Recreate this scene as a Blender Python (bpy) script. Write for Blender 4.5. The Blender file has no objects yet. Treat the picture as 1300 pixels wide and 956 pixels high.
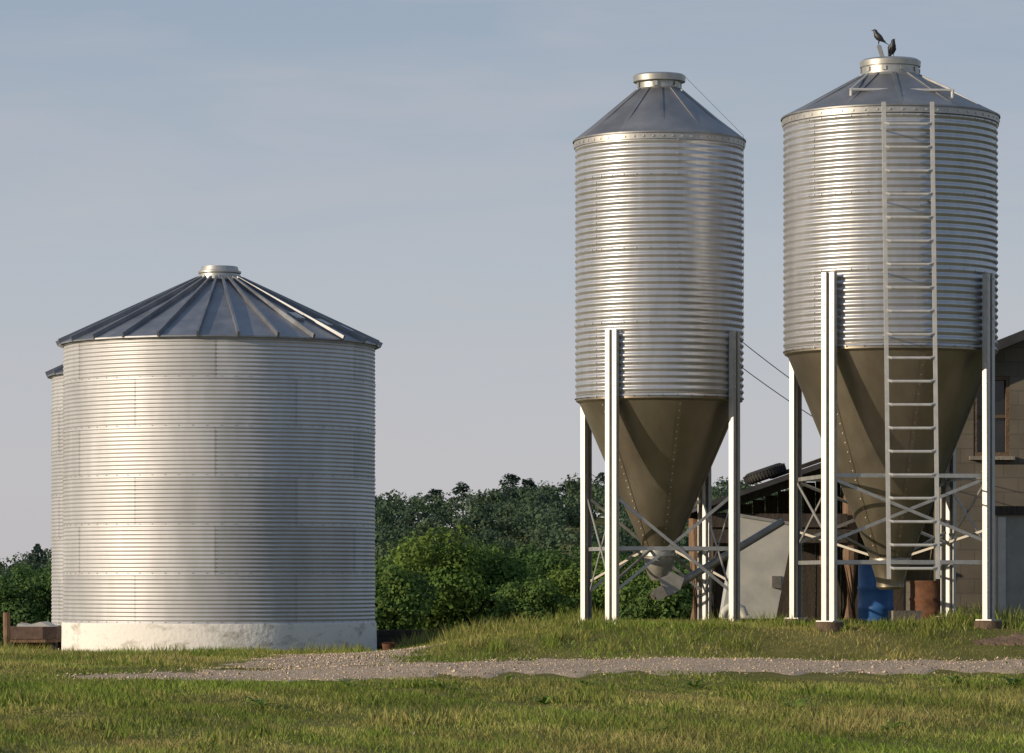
import bpy, math, random
import numpy as np
from mathutils import Vector, Matrix
random.seed(7); rng = np.random.default_rng(7)
S = bpy.context.scene; col = S.collection
F = 4500.0; EYE = 1.6; HZ = 735.0; PI = math.pi
S.view_settings.view_transform = 'Standard'; S.view_settings.look = 'None'
S.view_settings.exposure = 0; S.view_settings.gamma = 1

# ------------------------------------------------------------------ terrain
def ss(a, b, x):
    t = np.clip((np.asarray(x, float)-a)/(b-a), 0, 1); return t*t*(3-2*t)
PY = [-80, 15, 22, 30, 36, 44, 52, 60, 75, 110, 200, 260, 500, 600, 3500]
PZ = [0, 0, .06, .30, .50, .62, .47, .26, -.1, -3, -7.5, -8, -11, -10, -10]
def g(x, y):
    x = np.asarray(x, float); y = np.asarray(y, float)
    z = np.interp(y, PY, PZ)
    z = z + .10*ss(-3.2, .8, x)*ss(36.4, 39.2, y)*(1-ss(75, 95, y))
    z = z + .30*ss(-2.2, 1.3, x)*ss(41.0, 42.9-.4*ss(2, 4, x), y)*(1-ss(75, 95, y))
    near = 1-ss(60, 90, y)
    z = z + near*.009*(np.sin(1.7*x+.3+.4*y)+np.sin(2.3*y+1.1*x+1)+.6*np.sin(4.1*x-2.9*y))
    H = 5 + 21*ss(-150, -25, x) + 2.5*ss(0, 60, x) + 1.5*np.sin(x*.06+1) + 1.0*np.sin(x*.13)
    z = z + H*ss(560, 950, y)*(1-.7*ss(1100, 2400, y))
    return z
def gz(x, y): return float(g(x, y))

# ------------------------------------------------------------------ mesh builder
class MB:
    def __init__(s): s.v = []; s.f = []; s.t = []
    def add(s, vs, fs, tone=1.0):
        o = len(s.v); s.v += [tuple(v) for v in vs]
        for f in fs: s.f.append([o+i for i in f]); s.t.append(tone)
        return s
    def box(s, c, d, M=None, tone=1.0):
        vs = [Vector((sx*d[0]/2, sy*d[1]/2, sz*d[2]/2)) for sx in (-1, 1) for sy in (-1, 1) for sz in (-1, 1)]
        if M: vs = [M @ v for v in vs]
        vs = [v+Vector(c) for v in vs]
        return s.add(vs, [(0,1,3,2),(4,6,7,5),(0,4,5,1),(2,3,7,6),(0,2,6,4),(1,5,7,3)], tone)
    def bar(s, p0, p1, w, h, up=(0,0,1)):
        p0 = Vector(p0); p1 = Vector(p1); d = (p1-p0); L = d.length; d.normalize()
        u = Vector(up); x = d.cross(u)
        if x.length < 1e-4: x = d.cross(Vector((1,0,0)))
        x.normalize(); z = x.cross(d).normalized()
        M = Matrix((x, d, z)).transposed()
        return s.box((p0+p1)/2, (w, L, h), M)
    def path(s, pts, rad, n=8, cap=True, up=(0,0,1)):
        pts = [Vector(p) for p in pts]; m = len(pts); vs = []; fs = []
        for i, p in enumerate(pts):
            d = (pts[min(i+1, m-1)]-pts[max(i-1, 0)]).normalized()
            x = d.cross(Vector(up))
            if x.length < 1e-3: x = d.cross(Vector((1,.01,0)))
            x.normalize(); z = x.cross(d).normalized()
            r = rad[i] if isinstance(rad, (list, tuple)) else rad
            rx, rz = r if isinstance(r, (list, tuple)) else (r, r)
            for k in range(n):
                a = 2*PI*k/n; vs.append(p+x*math.cos(a)*rx+z*math.sin(a)*rz)
        for i in range(m-1):
            for k in range(n):
                k2 = (k+1) % n
                fs.append((i*n+k, i*n+k2, (i+1)*n+k2, (i+1)*n+k))
        if cap:
            fs.append(tuple(range(n-1, -1, -1))); fs.append(tuple((m-1)*n+k for k in range(n)))
        return s.add(vs, fs)
    def tube(s, a, b, r, r2=None, n=10): return s.path([a, b], [r, r if r2 is None else r2], n)
    def lathe(s, prof, n=48, c=(0,0,0), closed=False, tones=None, ph=0):
        m = len(prof); vs = []; fs = []
        for r, z in prof:
            for k in range(n):
                a = 2*PI*k/n+ph; vs.append((c[0]+r*math.cos(a), c[1]+r*math.sin(a), c[2]+z))
        o = len(s.v); s.v += vs
        rng_i = range(m) if closed else range(m-1)
        for i in rng_i:
            i2 = (i+1) % m
            for k in range(n):
                k2 = (k+1) % n
                s.f.append([o+i*n+k, o+i*n+k2, o+i2*n+k2, o+i2*n+k])
                s.t.append(tones[k] if tones else 1.0)
        return s
    def prism(s, poly, y0, y1):
        n = len(poly)
        vs = [(x, y0, z) for x, z in poly]+[(x, y1, z) for x, z in poly]
        fs = [tuple(range(n)), tuple(range(2*n-1, n-1, -1))]+[(i, i+n, (i+1) % n+n, (i+1) % n) for i in range(n)]
        return s.add(vs, fs)
    def extrude_line(s, pts2, c, t, o, z0, z1, th=.006):
        # open folded sheet profile (u across, v outward) extruded in z
        c = Vector(c); t = Vector(t); o = Vector(o); n = len(pts2)
        P = lambda u, v, z: c+t*u+o*v+Vector((0,0,z))
        for i in range(n-1):
            (u0, v0), (u1, v1) = pts2[i], pts2[i+1]
            dx, dy = u1-u0, v1-v0; L = math.hypot(dx, dy); nx, ny = -dy/L*th/2, dx/L*th/2
            vs = []
            for z in (z0, z1):
                vs += [P(u0-nx, v0-ny, z), P(u0+nx, v0+ny, z), P(u1+nx, v1+ny, z), P(u1-nx, v1-ny, z)]
            s.add(vs, [(3,2,1,0),(4,5,6,7),(0,1,5,4),(1,2,6,5),(2,3,7,6),(3,0,4,7)])
        return s
    def build(s, name, m, parent=None, smooth=False, angle=35, tone=False, kind=None):
        me = bpy.data.meshes.new(name); me.from_pydata(s.v, [], s.f)
        if tone:
            a = me.attributes.new('tone', 'FLOAT', 'FACE'); a.data.foreach_set('value', s.t)
        me.update()
        if smooth:
            me.polygons.foreach_set('use_smooth', [True]*len(me.polygons))
            me.set_sharp_from_angle(angle=math.radians(angle))
        me.materials.append(m)
        o = bpy.data.objects.new(name, me); col.objects.link(o)
        if parent: o.parent = parent
        if kind: o['kind'] = kind
        return o

def mesh_np(name, V, k, mat_, tint=None, parent=None):
    V = np.asarray(V, np.float32).reshape(-1, 3); nv = len(V); nf = nv//k
    me = bpy.data.meshes.new(name)
    me.vertices.add(nv); me.vertices.foreach_set('co', V.ravel())
    me.loops.add(nv); me.loops.foreach_set('vertex_index', np.arange(nv, dtype=np.int32))
    me.polygons.add(nf); me.polygons.foreach_set('loop_start', np.arange(nf, dtype=np.int32)*k)
    me.update(calc_edges=True)
    if tint is not None:
        a = me.attributes.new('tint', 'FLOAT_COLOR', 'FACE')
        c = np.ones((nf, 4), np.float32); c[:, :3] = tint; a.data.foreach_set('color', c.ravel())
    me.validate()
    me.materials.append(mat_)
    o = bpy.data.objects.new(name, me); col.objects.link(o)
    if parent: o.parent = parent
    return o

def tag(o, label=None, cat=None, group=None, kind=None):
    if label: o['label'] = label
    if cat: o['category'] = cat
    if group: o['group'] = group
    if kind: o['kind'] = kind
    return o
def thing(name, label, cat, loc, rz=0, group=None):
    o = bpy.data.objects.new(name, None); o.empty_display_size = .2; col.objects.link(o)
    o.location = loc; o.rotation_euler = (0, 0, rz)
    return tag(o, label, cat, group)
def copy_tree(o, parent=None):
    c = o.copy(); col.objects.link(c); c.parent = parent
    for ch in list(o.children): copy_tree(ch, c)
    return c

# ------------------------------------------------------------------ materials
def mat(name, c, rough=.6, metal=0., c2=None, scale=4., stretch=(1,1,1), bump=0., bscale=None, tone=False,
        lo=.3, hi=.7, detail=6., rvar=0., spec=None):
    m = bpy.data.materials.new(name); m.use_nodes = True
    nt = m.node_tree; N = nt.nodes; L = nt.links; b = N['Principled BSDF']
    if c2 is None: c2 = tuple(min(1, x*1.35) for x in c)
    tc = N.new('ShaderNodeTexCoord'); mp = N.new('ShaderNodeMapping'); mp.inputs['Scale'].default_value = stretch
    L.new(tc.outputs['Object'], mp.inputs['Vector'])
    no = N.new('ShaderNodeTexNoise'); no.inputs['Scale'].default_value = scale; no.inputs['Detail'].default_value = detail
    no.inputs['Roughness'].default_value = .62
    L.new(mp.outputs[0], no.inputs['Vector'])
    rp = N.new('ShaderNodeValToRGB'); rp.color_ramp.elements[0].position = lo; rp.color_ramp.elements[1].position = hi
    rp.color_ramp.elements[0].color = (*c, 1); rp.color_ramp.elements[1].color = (*c2, 1)
    L.new(no.outputs['Fac'], rp.inputs['Fac']); out = rp.outputs['Color']
    if tone:
        at = N.new('ShaderNodeAttribute'); at.attribute_name = 'tone'
        vm = N.new('ShaderNodeVectorMath'); vm.operation = 'SCALE'
        L.new(out, vm.inputs[0]); L.new(at.outputs['Fac'], vm.inputs['Scale']); out = vm.outputs[0]
    L.new(out, b.inputs['Base Color'])
    b.inputs['Roughness'].default_value = rough; b.inputs['Metallic'].default_value = metal
    if rvar:
        mr = N.new('ShaderNodeMapRange'); mr.inputs['To Min'].default_value = rough-rvar; mr.inputs['To Max'].default_value = rough+rvar
        mr.inputs['From Min'].default_value = .3; mr.inputs['From Max'].default_value = .7
        L.new(no.outputs['Fac'], mr.inputs['Value']); L.new(mr.outputs[0], b.inputs['Roughness'])
    if spec is not None: b.inputs['Specular IOR Level'].default_value = spec
    if bump:
        n2 = N.new('ShaderNodeTexNoise'); n2.inputs['Scale'].default_value = bscale or scale*5; n2.inputs['Detail'].default_value = 8
        L.new(tc.outputs['Object'], n2.inputs['Vector'])
        bp = N.new('ShaderNodeBump'); bp.inputs['Strength'].default_value = bump; bp.inputs['Distance'].default_value = .03
        L.new(n2.outputs['Fac'], bp.inputs['Height']); L.new(bp.outputs[0], b.inputs['Normal'])
    return m
def leafmat(name, trans=.3, rough=.7):
    m = bpy.data.materials.new(name); m.use_nodes = True
    nt = m.node_tree; N = nt.nodes; L = nt.links; b = N['Principled BSDF']; out = N['Material Output']
    at = N.new('ShaderNodeAttribute'); at.attribute_name = 'tint'
    L.new(at.outputs['Color'], b.inputs['Base Color']); b.inputs['Roughness'].default_value = rough
    b.inputs['Specular IOR Level'].default_value = .12
    tr = N.new('ShaderNodeBsdfTranslucent'); L.new(at.outputs['Color'], tr.inputs['Color'])
    mx = N.new('ShaderNodeMixShader'); mx.inputs[0].default_value = trans
    L.new(b.outputs[0], mx.inputs[1]); L.new(tr.outputs[0], mx.inputs[2]); L.new(mx.outputs[0], out.inputs['Surface'])
    return m

M = {}
M['sheet'] = mat('galvanised sheet', (.465,.475,.495), .40, .72, (.56,.57,.59), 3.0, (3,3,.5), tone=True, rvar=.02)
M['oldsheet'] = mat('weathered galvanised sheet', (.465,.47,.488), .54, .52, (.59,.595,.612), 1.6, (1.5,1.5,.35), tone=True, rvar=.02)
M['galv'] = mat('galvanised steel', (.34,.34,.335), .45, .6, (.46,.46,.45), 9, rvar=.06)
M['ladder'] = mat('pale ladder steel', (.44,.44,.435), .5, .3, (.56,.56,.545), 9, rvar=.05)
M['dullsteel'] = mat('dull dark steel', (.17,.16,.14), .5, .6, (.28,.265,.235), 9, rvar=.06)
M['roofmetal'] = mat('grey roof metal', (.19,.20,.22), .44, .72, (.32,.335,.36), 2.2, (1,1,1), tone=True, rvar=.06)
M['roofmetal2'] = mat('dull roof metal', (.20,.205,.215), .5, .75, (.31,.315,.32), 2.5, tone=True, rvar=.06)
M['hopper'] = mat('hopper steel', (.24,.21,.165), .40, .85, (.35,.31,.245), 2.2, (1,1,.5), rvar=.04)
M['bolt'] = mat('bolt steel', (.45,.45,.44), .45, .6)
M['cap'] = mat('cap metal', (.34,.35,.34), .45, .7, (.48,.48,.46), 8)
M['bootsteel'] = mat('outlet boot steel', (.24,.235,.22), .5, .6, (.36,.35,.33), 8)
M['white'] = mat('whitewash', (.40,.375,.33), .9, 0, (.73,.71,.67), 1.6, (1.5,1.5,3), lo=.32, hi=.48, bump=.4, bscale=14)
M['concrete'] = mat('concrete', (.16,.145,.12), .9, 0, (.26,.235,.20), 7, bump=.4)
M['footing'] = mat('stained footing', (.08,.055,.035), .95, 0, (.15,.105,.07), 9, bump=.5)
M['wood'] = mat('weathered wood', (.11,.066,.04), .85, 0, (.24,.155,.10), 6, (6,6,.6), bump=.3)
M['darkwood'] = mat('dark boards', (.025,.02,.016), .9, 0, (.07,.055,.045), 5, (5,5,.6), bump=.3)
M['darkroof'] = mat('dark roofing', (.025,.026,.03), .6, .2, (.06,.06,.065), 4)
M['rubber'] = mat('tyre rubber', (.012,.012,.012), .75, 0, (.028,.027,.026), 12)
M['blue'] = mat('blue plastic', (.018,.085,.28), .5, 0, (.035,.15,.40), 5)
M['rust'] = mat('rusted steel', (.08,.032,.016), .85, .1, (.17,.075,.035), 8, bump=.3)
M['rustred'] = mat('rust brown paint', (.07,.042,.033), .8, 0, (.15,.10,.08), 8, bump=.2)
M['palewall'] = mat('pale grey wall paint', (.23,.225,.21), .8, 0, (.33,.32,.295), 3, bump=.2)
M['cart'] = mat('pale grey cart metal', (.40,.41,.41), .6, .2, (.56,.56,.54), 3)
M['pane'] = mat('dark glass', (.01,.011,.013), .12, 0, (.02,.02,.022), 3)
M['cord'] = mat('black cable', (.015,.015,.016), .6)
M['bird'] = mat('black feathers', (.008,.008,.010), .5, 0, (.02,.02,.024), 40)
M['beak'] = mat('beak', (.03,.028,.02), .5)
M['pvc'] = mat('white pipe', (.45,.44,.40), .5, 0, (.58,.57,.53), 5)
M['leaf'] = leafmat('leaves', .28); M['grass'] = leafmat('grass blades', .35, .6)
M['bark'] = mat('bark', (.05,.035,.025), .95, 0, (.12,.09,.065), 6, (3,3,.6), bump=.5)
M['gravel'] = mat('gravel', (.29,.225,.16), 1.0, 0, (.55,.45,.34), 16, bump=.6, bscale=45, detail=12, spec=.1)
M['stone'] = leafmat('stones', 0.0, .9)
M['dirt'] = mat('red dirt', (.12,.075,.045), .95, 0, (.24,.16,.10), 8, bump=.6, bscale=30)
M['ground'] = mat('grassy soil', (.095,.105,.032), 1.0, 0, (.20,.18,.07), 1.3, bump=.3, bscale=20, detail=10, spec=.03)
M['leafstem'] = mat('green stem', (.09,.11,.03), .8)

def blockmat():
    m = bpy.data.materials.new('concrete block wall'); m.use_nodes = True
    nt = m.node_tree; N = nt.nodes; L = nt.links; b = N['Principled BSDF']
    tc = N.new('ShaderNodeTexCoord'); sx = N.new('ShaderNodeSeparateXYZ'); L.new(tc.outputs['Object'], sx.inputs[0])
    ad = N.new('ShaderNodeMath'); ad.operation = 'ADD'; L.new(sx.outputs[0], ad.inputs[0]); L.new(sx.outputs[1], ad.inputs[1])
    cb = N.new('ShaderNodeCombineXYZ'); L.new(ad.outputs[0], cb.inputs[0]); L.new(sx.outputs[2], cb.inputs[1])
    br = N.new('ShaderNodeTexBrick'); br.inputs['Scale'].default_value = 1; br.inputs['Brick Width'].default_value = .4
    br.inputs['Row Height'].default_value = .2; br.inputs['Mortar Size'].default_value = .007
    br.inputs['Color1'].default_value = (.118,.106,.088,1); br.inputs['Color2'].default_value = (.138,.124,.103,1)
    br.inputs['Mortar'].default_value = (.10,.09,.076,1); L.new(cb.outputs[0], br.inputs['Vector'])
    no = N.new('ShaderNodeTexNoise'); no.inputs['Scale'].default_value = 2.5; no.inputs['Detail'].default_value = 8
    L.new(tc.outputs['Object'], no.inputs['Vector'])
    mr = N.new('ShaderNodeMapRange'); mr.inputs['To Min'].default_value = .6; mr.inputs['To Max'].default_value = 1.35
    L.new(no.outputs['Fac'], mr.inputs['Value'])
    vm = N.new('ShaderNodeVectorMath'); vm.operation = 'SCALE'; L.new(br.outputs['Color'], vm.inputs[0]); L.new(mr.outputs[0], vm.inputs['Scale'])
    L.new(vm.outputs[0], b.inputs['Base Color']); b.inputs['Roughness'].default_value = .95; b.inputs['Specular IOR Level'].default_value = .2
    bp = N.new('ShaderNodeBump'); bp.inputs['Strength'].default_value = .4; bp.inputs['Distance'].default_value = .02; bp.invert = True
    L.new(br.outputs['Fac'], bp.inputs['Height']); L.new(bp.outputs[0], b.inputs['Normal'])
    return m
M['block'] = blockmat()

# ------------------------------------------------------------------ world, sun, camera
AZ = 66; EL = 15
w = bpy.data.worlds.new('World'); S.world = w; w.use_nodes = True
nt = w.node_tree; N = nt.nodes; L = nt.links; bg = N['Background']; bg.inputs['Strength'].default_value = .1
sky = N.new('ShaderNodeTexSky'); sky.sky_type = 'NISHITA'; sky.sun_disc = False
sky.sun_elevation = math.radians(EL); sky.sun_rotation = math.radians(180+AZ)
tc = N.new('ShaderNodeTexCoord'); sp = N.new('ShaderNodeSeparateXYZ'); L.new(tc.outputs['Generated'], sp.inputs[0])
rp = N.new('ShaderNodeValToRGB'); cr = rp.color_ramp
stops = [(0, (.56,.535,.555)), (.035, (.54,.54,.58)), (.085, (.47,.51,.575)), (.16, (.335,.41,.515)), (.5, (.20,.29,.43)), (1, (.13,.22,.38))]
cr.elements[0].position = 0; cr.elements[0].color = (*stops[0][1], 1); cr.elements[1].position = 1; cr.elements[1].color = (*stops[-1][1], 1)
for p, c in stops[1:-1]:
    e = cr.elements.new(p); e.color = (*c, 1)
L.new(sp.outputs[2], rp.inputs['Fac'])
mp = N.new('ShaderNodeMapping'); mp.inputs['Scale'].default_value = (7, 7, 42); mp.inputs['Rotation'].default_value = (0, .05, 0)
L.new(tc.outputs['Generated'], mp.inputs['Vector'])
no = N.new('ShaderNodeTexNoise'); no.inputs['Scale'].default_value = 1.0; no.inputs['Detail'].default_value = 7; no.inputs['Roughness'].default_value = .55
no.inputs['Distortion'].default_value = .4
L.new(mp.outputs[0], no.inputs['Vector'])
mr = N.new('ShaderNodeMapRange'); mr.inputs['From Min'].default_value = .44; mr.inputs['From Max'].default_value = .78; mr.inputs['To Max'].default_value = .55
L.new(no.outputs['Fac'], mr.inputs['Value'])
mc = N.new('ShaderNodeMix'); mc.data_type = 'RGBA'; mc.inputs['B'].default_value = (.55,.525,.56,1)
L.new(mr.outputs[0], mc.inputs['Factor']); L.new(rp.outputs['Color'], mc.inputs['A'])
sc = N.new('ShaderNodeVectorMath'); sc.operation = 'SCALE'; sc.inputs['Scale'].default_value = 10
L.new(mc.outputs['Result'], sc.inputs[0])
mf = N.new('ShaderNodeMix'); mf.data_type = 'RGBA'; mf.inputs['Factor'].default_value = .9
L.new(sky.outputs[0], mf.inputs['A']); L.new(sc.outputs[0], mf.inputs['B']); L.new(mf.outputs['Result'], bg.inputs['Color'])

sl = bpy.data.lights.new('sun', 'SUN'); sl.energy = 4.5; sl.angle = math.radians(.5); sl.color = (1, .82, .60)
so = bpy.data.objects.new('sun', sl); col.objects.link(so)
a = math.radians(AZ); e = math.radians(EL)
so.rotation_euler = Vector((math.sin(a)*math.cos(e), math.cos(a)*math.cos(e), -math.sin(e))).to_track_quat('-Z', 'Y').to_euler()
so.location = (-30, -10, 20)
cd = bpy.data.cameras.new('camera'); cam = bpy.data.objects.new('camera', cd); col.objects.link(cam)
cam.location = (0, 0, EYE); cam.rotation_euler = (PI/2, 0, 0); cd.sensor_width = 36; cd.lens = 36*F/1300
cd.shift_y = (HZ-478)/1300; cd.clip_end = 8000; cd.clip_start = .1
S.camera = cam

# ------------------------------------------------------------------ ground
xs = np.unique(np.concatenate([np.arange(-14, 14.01, .25), np.arange(-60, 60.1, 4), np.arange(-400, 401, 20), np.linspace(-2500, 2500, 41)]))
ys = np.unique(np.concatenate([np.arange(20, 64.01, .25), np.arange(-80, 121, 4), np.arange(120, 1200, 15), np.linspace(1200, 3500, 20)]))
XX, YY = np.meshgrid(xs, ys); ZZ = g(XX, YY)
V = np.stack([XX, YY, ZZ], -1).reshape(-1, 3); nx = len(xs); ny = len(ys)
ii = (np.arange(ny-1)[:, None]*nx+np.arange(nx-1)[None, :]).ravel()
me = bpy.data.meshes.new('ground'); me.from_pydata(V.tolist(), [], np.stack([ii, ii+1, ii+nx+1, ii+nx], 1).tolist())
me.polygons.foreach_set('use_smooth', [True]*len(me.polygons)); me.materials.append(M['ground']); me.update()
go = bpy.data.objects.new('ground', me); col.objects.link(go); tag(go, 'grassy farmyard ground running back to a wooded hill', 'ground', kind='structure')

def resample(pts, n=160):
    P = np.array(pts, float); t = np.linspace(0, 1, len(P)); q = np.linspace(0, 1, n)
    out = np.stack([np.interp(q, t, P[:, i]) for i in range(3)], 1)
    k = np.ones(13)/13
    for i in range(3):
        e_ = np.pad(out[:, i], 6, mode='edge'); out[:, i] = np.convolve(e_, k, 'valid')
    return out
ROADS = {'gravel_road': resample([(-4.7,37.8,.10),(-4.1,38.0,.7),(-3.4,38.4,1.2),(-2.4,38.9,1.55),(-.8,39.3,1.6),(1.2,39.35,1.5),(3.2,39.35,1.4),(5.2,39.4,1.25),(7.5,39.5,1.1),(9,39.6,1)], 220),
         'gravel_track': resample([(-2.3,40.4,1.1),(-2.05,44.5,1.0),(-1.85,48.5,.85),(-1.75,52.5,.5),(-1.7,54,.2)]),
         'dirt_patch': resample([(5.4,41.7,.05),(6.1,41.9,.25),(7.0,42.0,.35),(8.5,42.1,.2)])}
def strip(name, P, m, off, label, cat):
    n = len(P); d = np.gradient(P[:, :2], axis=0); d /= np.linalg.norm(d, axis=1)[:, None]
    nr = np.stack([-d[:, 1], d[:, 0]], 1); K = 15; vs = []; fs = []
    wl = 1.1+.18*np.sin(np.arange(n)*.45)+.12*np.sin(np.arange(n)*1.1+1); wr = 1.1+.18*np.sin(np.arange(n)*.38+2)+.12*np.sin(np.arange(n)*1.3)
    for i in range(n):
        for k in range(K):
            t = -1+2*k/(K-1); q = P[i, :2]+nr[i]*P[i, 2]*t*(wl[i] if t < 0 else wr[i])
            vs.append((q[0], q[1], gz(*q)+off*(1-2.2*abs(t)**6)))
    for i in range(n-1):
        for k in range(K-1): fs.append((i*K+k, i*K+k+1, (i+1)*K+k+1, (i+1)*K+k))
    o = MB().add(vs, fs).build(name, m, smooth=True, angle=80); tag(o, label, cat, kind='structure')
strip('gravel_road', ROADS['gravel_road'], M['gravel'], .018, 'pale gravel road crossing in front of the bins', 'road')
strip('gravel_track', ROADS['gravel_track'], M['gravel'], .010, 'gravel track leading back beside the grain bin', 'track')
strip('dirt_patch', ROADS['dirt_patch'], M['dirt'], .014, 'bare red dirt patch on the bank at right', 'dirt')

def rdist(x, y, names=ROADS.keys()):
    best = np.full(len(x), 9.)
    for nm in names:
        for px, py, hw in ROADS[nm][::3]:
            best = np.minimum(best, np.hypot(x-px, y-py)/max(hw, .05))
    return best

# stones on the gravel
def stones():
    n = 80000; y = rng.uniform(34, 58, n); x = rng.uniform(-9, 9, n)
    r = rdist(x, y, ('gravel_road', 'gravel_track')); k = rng.random(n) < np.clip(1.3-r, 0, 1)*1.2
    x = x[k]; y = y[k]; n = len(x); z = g(x, y)+.014
    s_ = rng.uniform(.006, .019, n)*(1+.8*(rng.random(n) < .05))
    O = np.array([(1,0,0),(0,1,0),(-1,0,0),(0,-1,0),(0,0,.8),(0,0,-.8)], float)
    T = [(0,1,4),(1,2,4),(2,3,4),(3,0,4)]
    P = O[None]*rng.uniform(.6, 1.3, (n, 6, 1))*s_[:, None, None]+np.stack([x, y, z], 1)[:, None]
    V = np.concatenate([P[:, list(t)] for t in T], 1).reshape(-1, 3)
    c = np.array([.43,.34,.245])*rng.uniform(.5, 1.5, (n, 1))*np.stack([np.ones(n), rng.uniform(.93, 1.03, n), rng.uniform(.85, 1.1, n)], 1)
    o = mesh_np('gravel_stones', V, 3, M['stone'], np.repeat(c, 4, 0)); tag(o, 'loose pale stones strewn on the gravel road', 'gravel', kind='stuff')
stones()

# ------------------------------------------------------------------ grass
def wob(x, y, f, p): return (np.sin(x*f+p)*np.sin(y*f*.8+p*2)+np.sin(x*f*.53-y*f*.4+p*3)+np.sin(x*f*2.1+y*f*1.3+p))/3
def blades(x, y, h, wd, tint, lean=.55):
    n = len(x); z = g(x, y)-.01; az = rng.uniform(0, 2*PI, n); ln = rng.uniform(.1, lean, n)*h
    b = np.stack([x, y, z], 1); d = np.stack([np.cos(az), np.sin(az), 0*az], 1)
    fa = rng.uniform(0, PI, n); pz = np.stack([np.cos(fa), np.sin(fa)*.5, 0*az], 1)*wd[:, None]
    mid = b+d*(ln*.35)[:, None]; mid[:, 2] += h*.5
    tip = b+d*ln[:, None]; tip[:, 2] += h
    return np.stack([b, mid+pz, tip, mid-pz], 1).reshape(-1, 3), tint
def tints(n, mixy, dark=1.0):
    A = np.array([.13,.205,.032]); B = np.array([.43,.355,.14]); C = np.array([.22,.29,.05])
    r = rng.random((n, 1)); base = A*(1-r)+C*r; m_ = np.clip(mixy, 0, 1)[:, None]
    return (base*(1-m_)+B*m_)*rng.uniform(.6, 1.35, (n, 1))*(dark[:, None] if hasattr(dark, '__len__') else dark)
GB = [(-5.05, 61.0, 2.74), (-6.10, 68.0, 2.74)]
n = 420000
y = 24+40*rng.random(n)**.92; x = rng.uniform(-1, 1, n)*(.158*y+1.2)
r = rdist(x, y) + .26*wob(x, y, 2.6, .7)+.15*wob(x, y, 7.0, 1.7)
keep = (r > 1.0) | (rng.random(n) < .14*np.clip(r, .1, 1)**2)
for bx_, by_, br_ in GB: keep &= np.hypot(x-bx_, y-by_) > br_
keep &= ~((x > 5.85) & (y > 48.9))
keep &= ~((x > 2.7) & (y > 49.5) & (rng.random(n) < .9))
x = x[keep]; y = y[keep]; n = len(x); r = r[keep]
pt = wob(x, y, 1.1, .3)+.7*wob(x, y, 3.7, 1.3); h = rng.uniform(.025, .085, n)*(1+.8*pt)
h = np.maximum(h, .02)*np.where(r < 1.3, .7, 1)*np.where((y > 36.0) & (y < 38.4), .7, 1)*np.where(np.hypot(x+5.05, y-61) < 5.5, .9, 1)
mx = .26+.5*wob(x, y, .8, 1.7)+.4*wob(x, y, 2.9, .4)+rng.normal(0, .2, n)+.14*(y > 41)*(x > -1)
V1, T1 = blades(x, y, h, rng.uniform(.003, .007, n), tints(n, mx, 1.05+.4*wob(x, y, 1.9, 2.2)), .9)
fl = rng.random(n) < np.where((y > 41) & (x > .2), .014, .003)
T1[fl] = np.array([.62,.58,.38])
o = mesh_np('grass', V1, 4, M['grass'], T1); tag(o, 'short rough grass covering the farmyard ground', 'grass', kind='stuff')
VS = []; TS = []
def weeds(x0, x1, y0, y1, n, h0, h1, dry=.3, wd=.007, lean=.6):
    x = rng.uniform(x0, x1, n); y = rng.uniform(y0, y1, n)
    cl = wob(x, y, 3.1, x0+y0); k = cl > rng.uniform(-.7, .3, n); x = x[k]; y = y[k]; n = len(x)
    ok = np.ones(n, bool)
    for bx_, by_, br_ in GB: ok &= np.hypot(x-bx_, y-by_) > br_
    ok &= rdist(x, y) > 1.0
    x = x[ok]; y = y[ok]; n = len(x)
    if n == 0: return
    ed = np.clip(np.minimum(x-x0, x1-x)/(.25*(x1-x0)), .35, 1)
    h = rng.uniform(h0, h1, n)*(.75+.35*wob(x, y, 2.2, y0))*ed
    V_, T_ = blades(x, y, h, rng.uniform(.4, 1., n)*wd, tints(n, dry+rng.normal(0, .2, n)), lean); VS.append(V_); TS.append(T_)
weeds(-2.6, .6, 60.5, 63, 4200, .20, .60, .45, .010)
weeds(-1.6, .9, 54.6, 57.4, 4200, .14, .46, .45, .010)
weeds(-.9, .6, 48, 53, 1800, .06, .20, .5, .008)
weeds(.2, 1.5, 45.8, 48.5, 1800, .12, .38, .2, .008)
weeds(-9.6, -7.3, 55, 62, 4200, .12, .36, .4, .009)
weeds(-7.9, -2.0, 57.4, 59.2, 5200, .06, .27, .35, .009)
weeds(-4.0, -2.0, 57.0, 59.4, 1800, .12, .38, .35, .009)
weeds(4.9, 7.2, 42.6, 44.6, 2600, .10, .34, .25, .009)
weeds(.8, 5.2, 43.2, 47.5, 3000, .05, .16, .45, .006)
for k in range(40):
    x0 = random.uniform(-.8, 6); y0 = random.uniform(41.4, 44.2); weeds(x0, x0+random.uniform(.2, .6), y0, y0+.5, 150, .08, random.uniform(.14, .30), random.uniform(0, .6), .009)
for (lx, ly) in [(1.26, 44.0), (2.8, 44.4), (3.78, 42.4), (5.75, 42.6), (3.52, 44.4), (.95, 45.6)]:
    weeds(lx-.35, lx+.4, ly-.25, ly+.35, 190, .06, .22, .3, .008)
for k in range(14):
    x0 = random.uniform(-5.5, 4.6); y0 = random.uniform(34.8, 35.8); weeds(x0, x0+random.uniform(.3, .9), y0, y0+.5, 260, .05, .15, random.uniform(0, .2), .011)
for k in range(56):
    x0 = random.uniform(-5.5, 5); y0 = random.uniform(26, 35); weeds(x0, x0+random.uniform(.3, .9), y0, y0+.7, 260, .06, .20, random.uniform(0, .6), .011)
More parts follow.
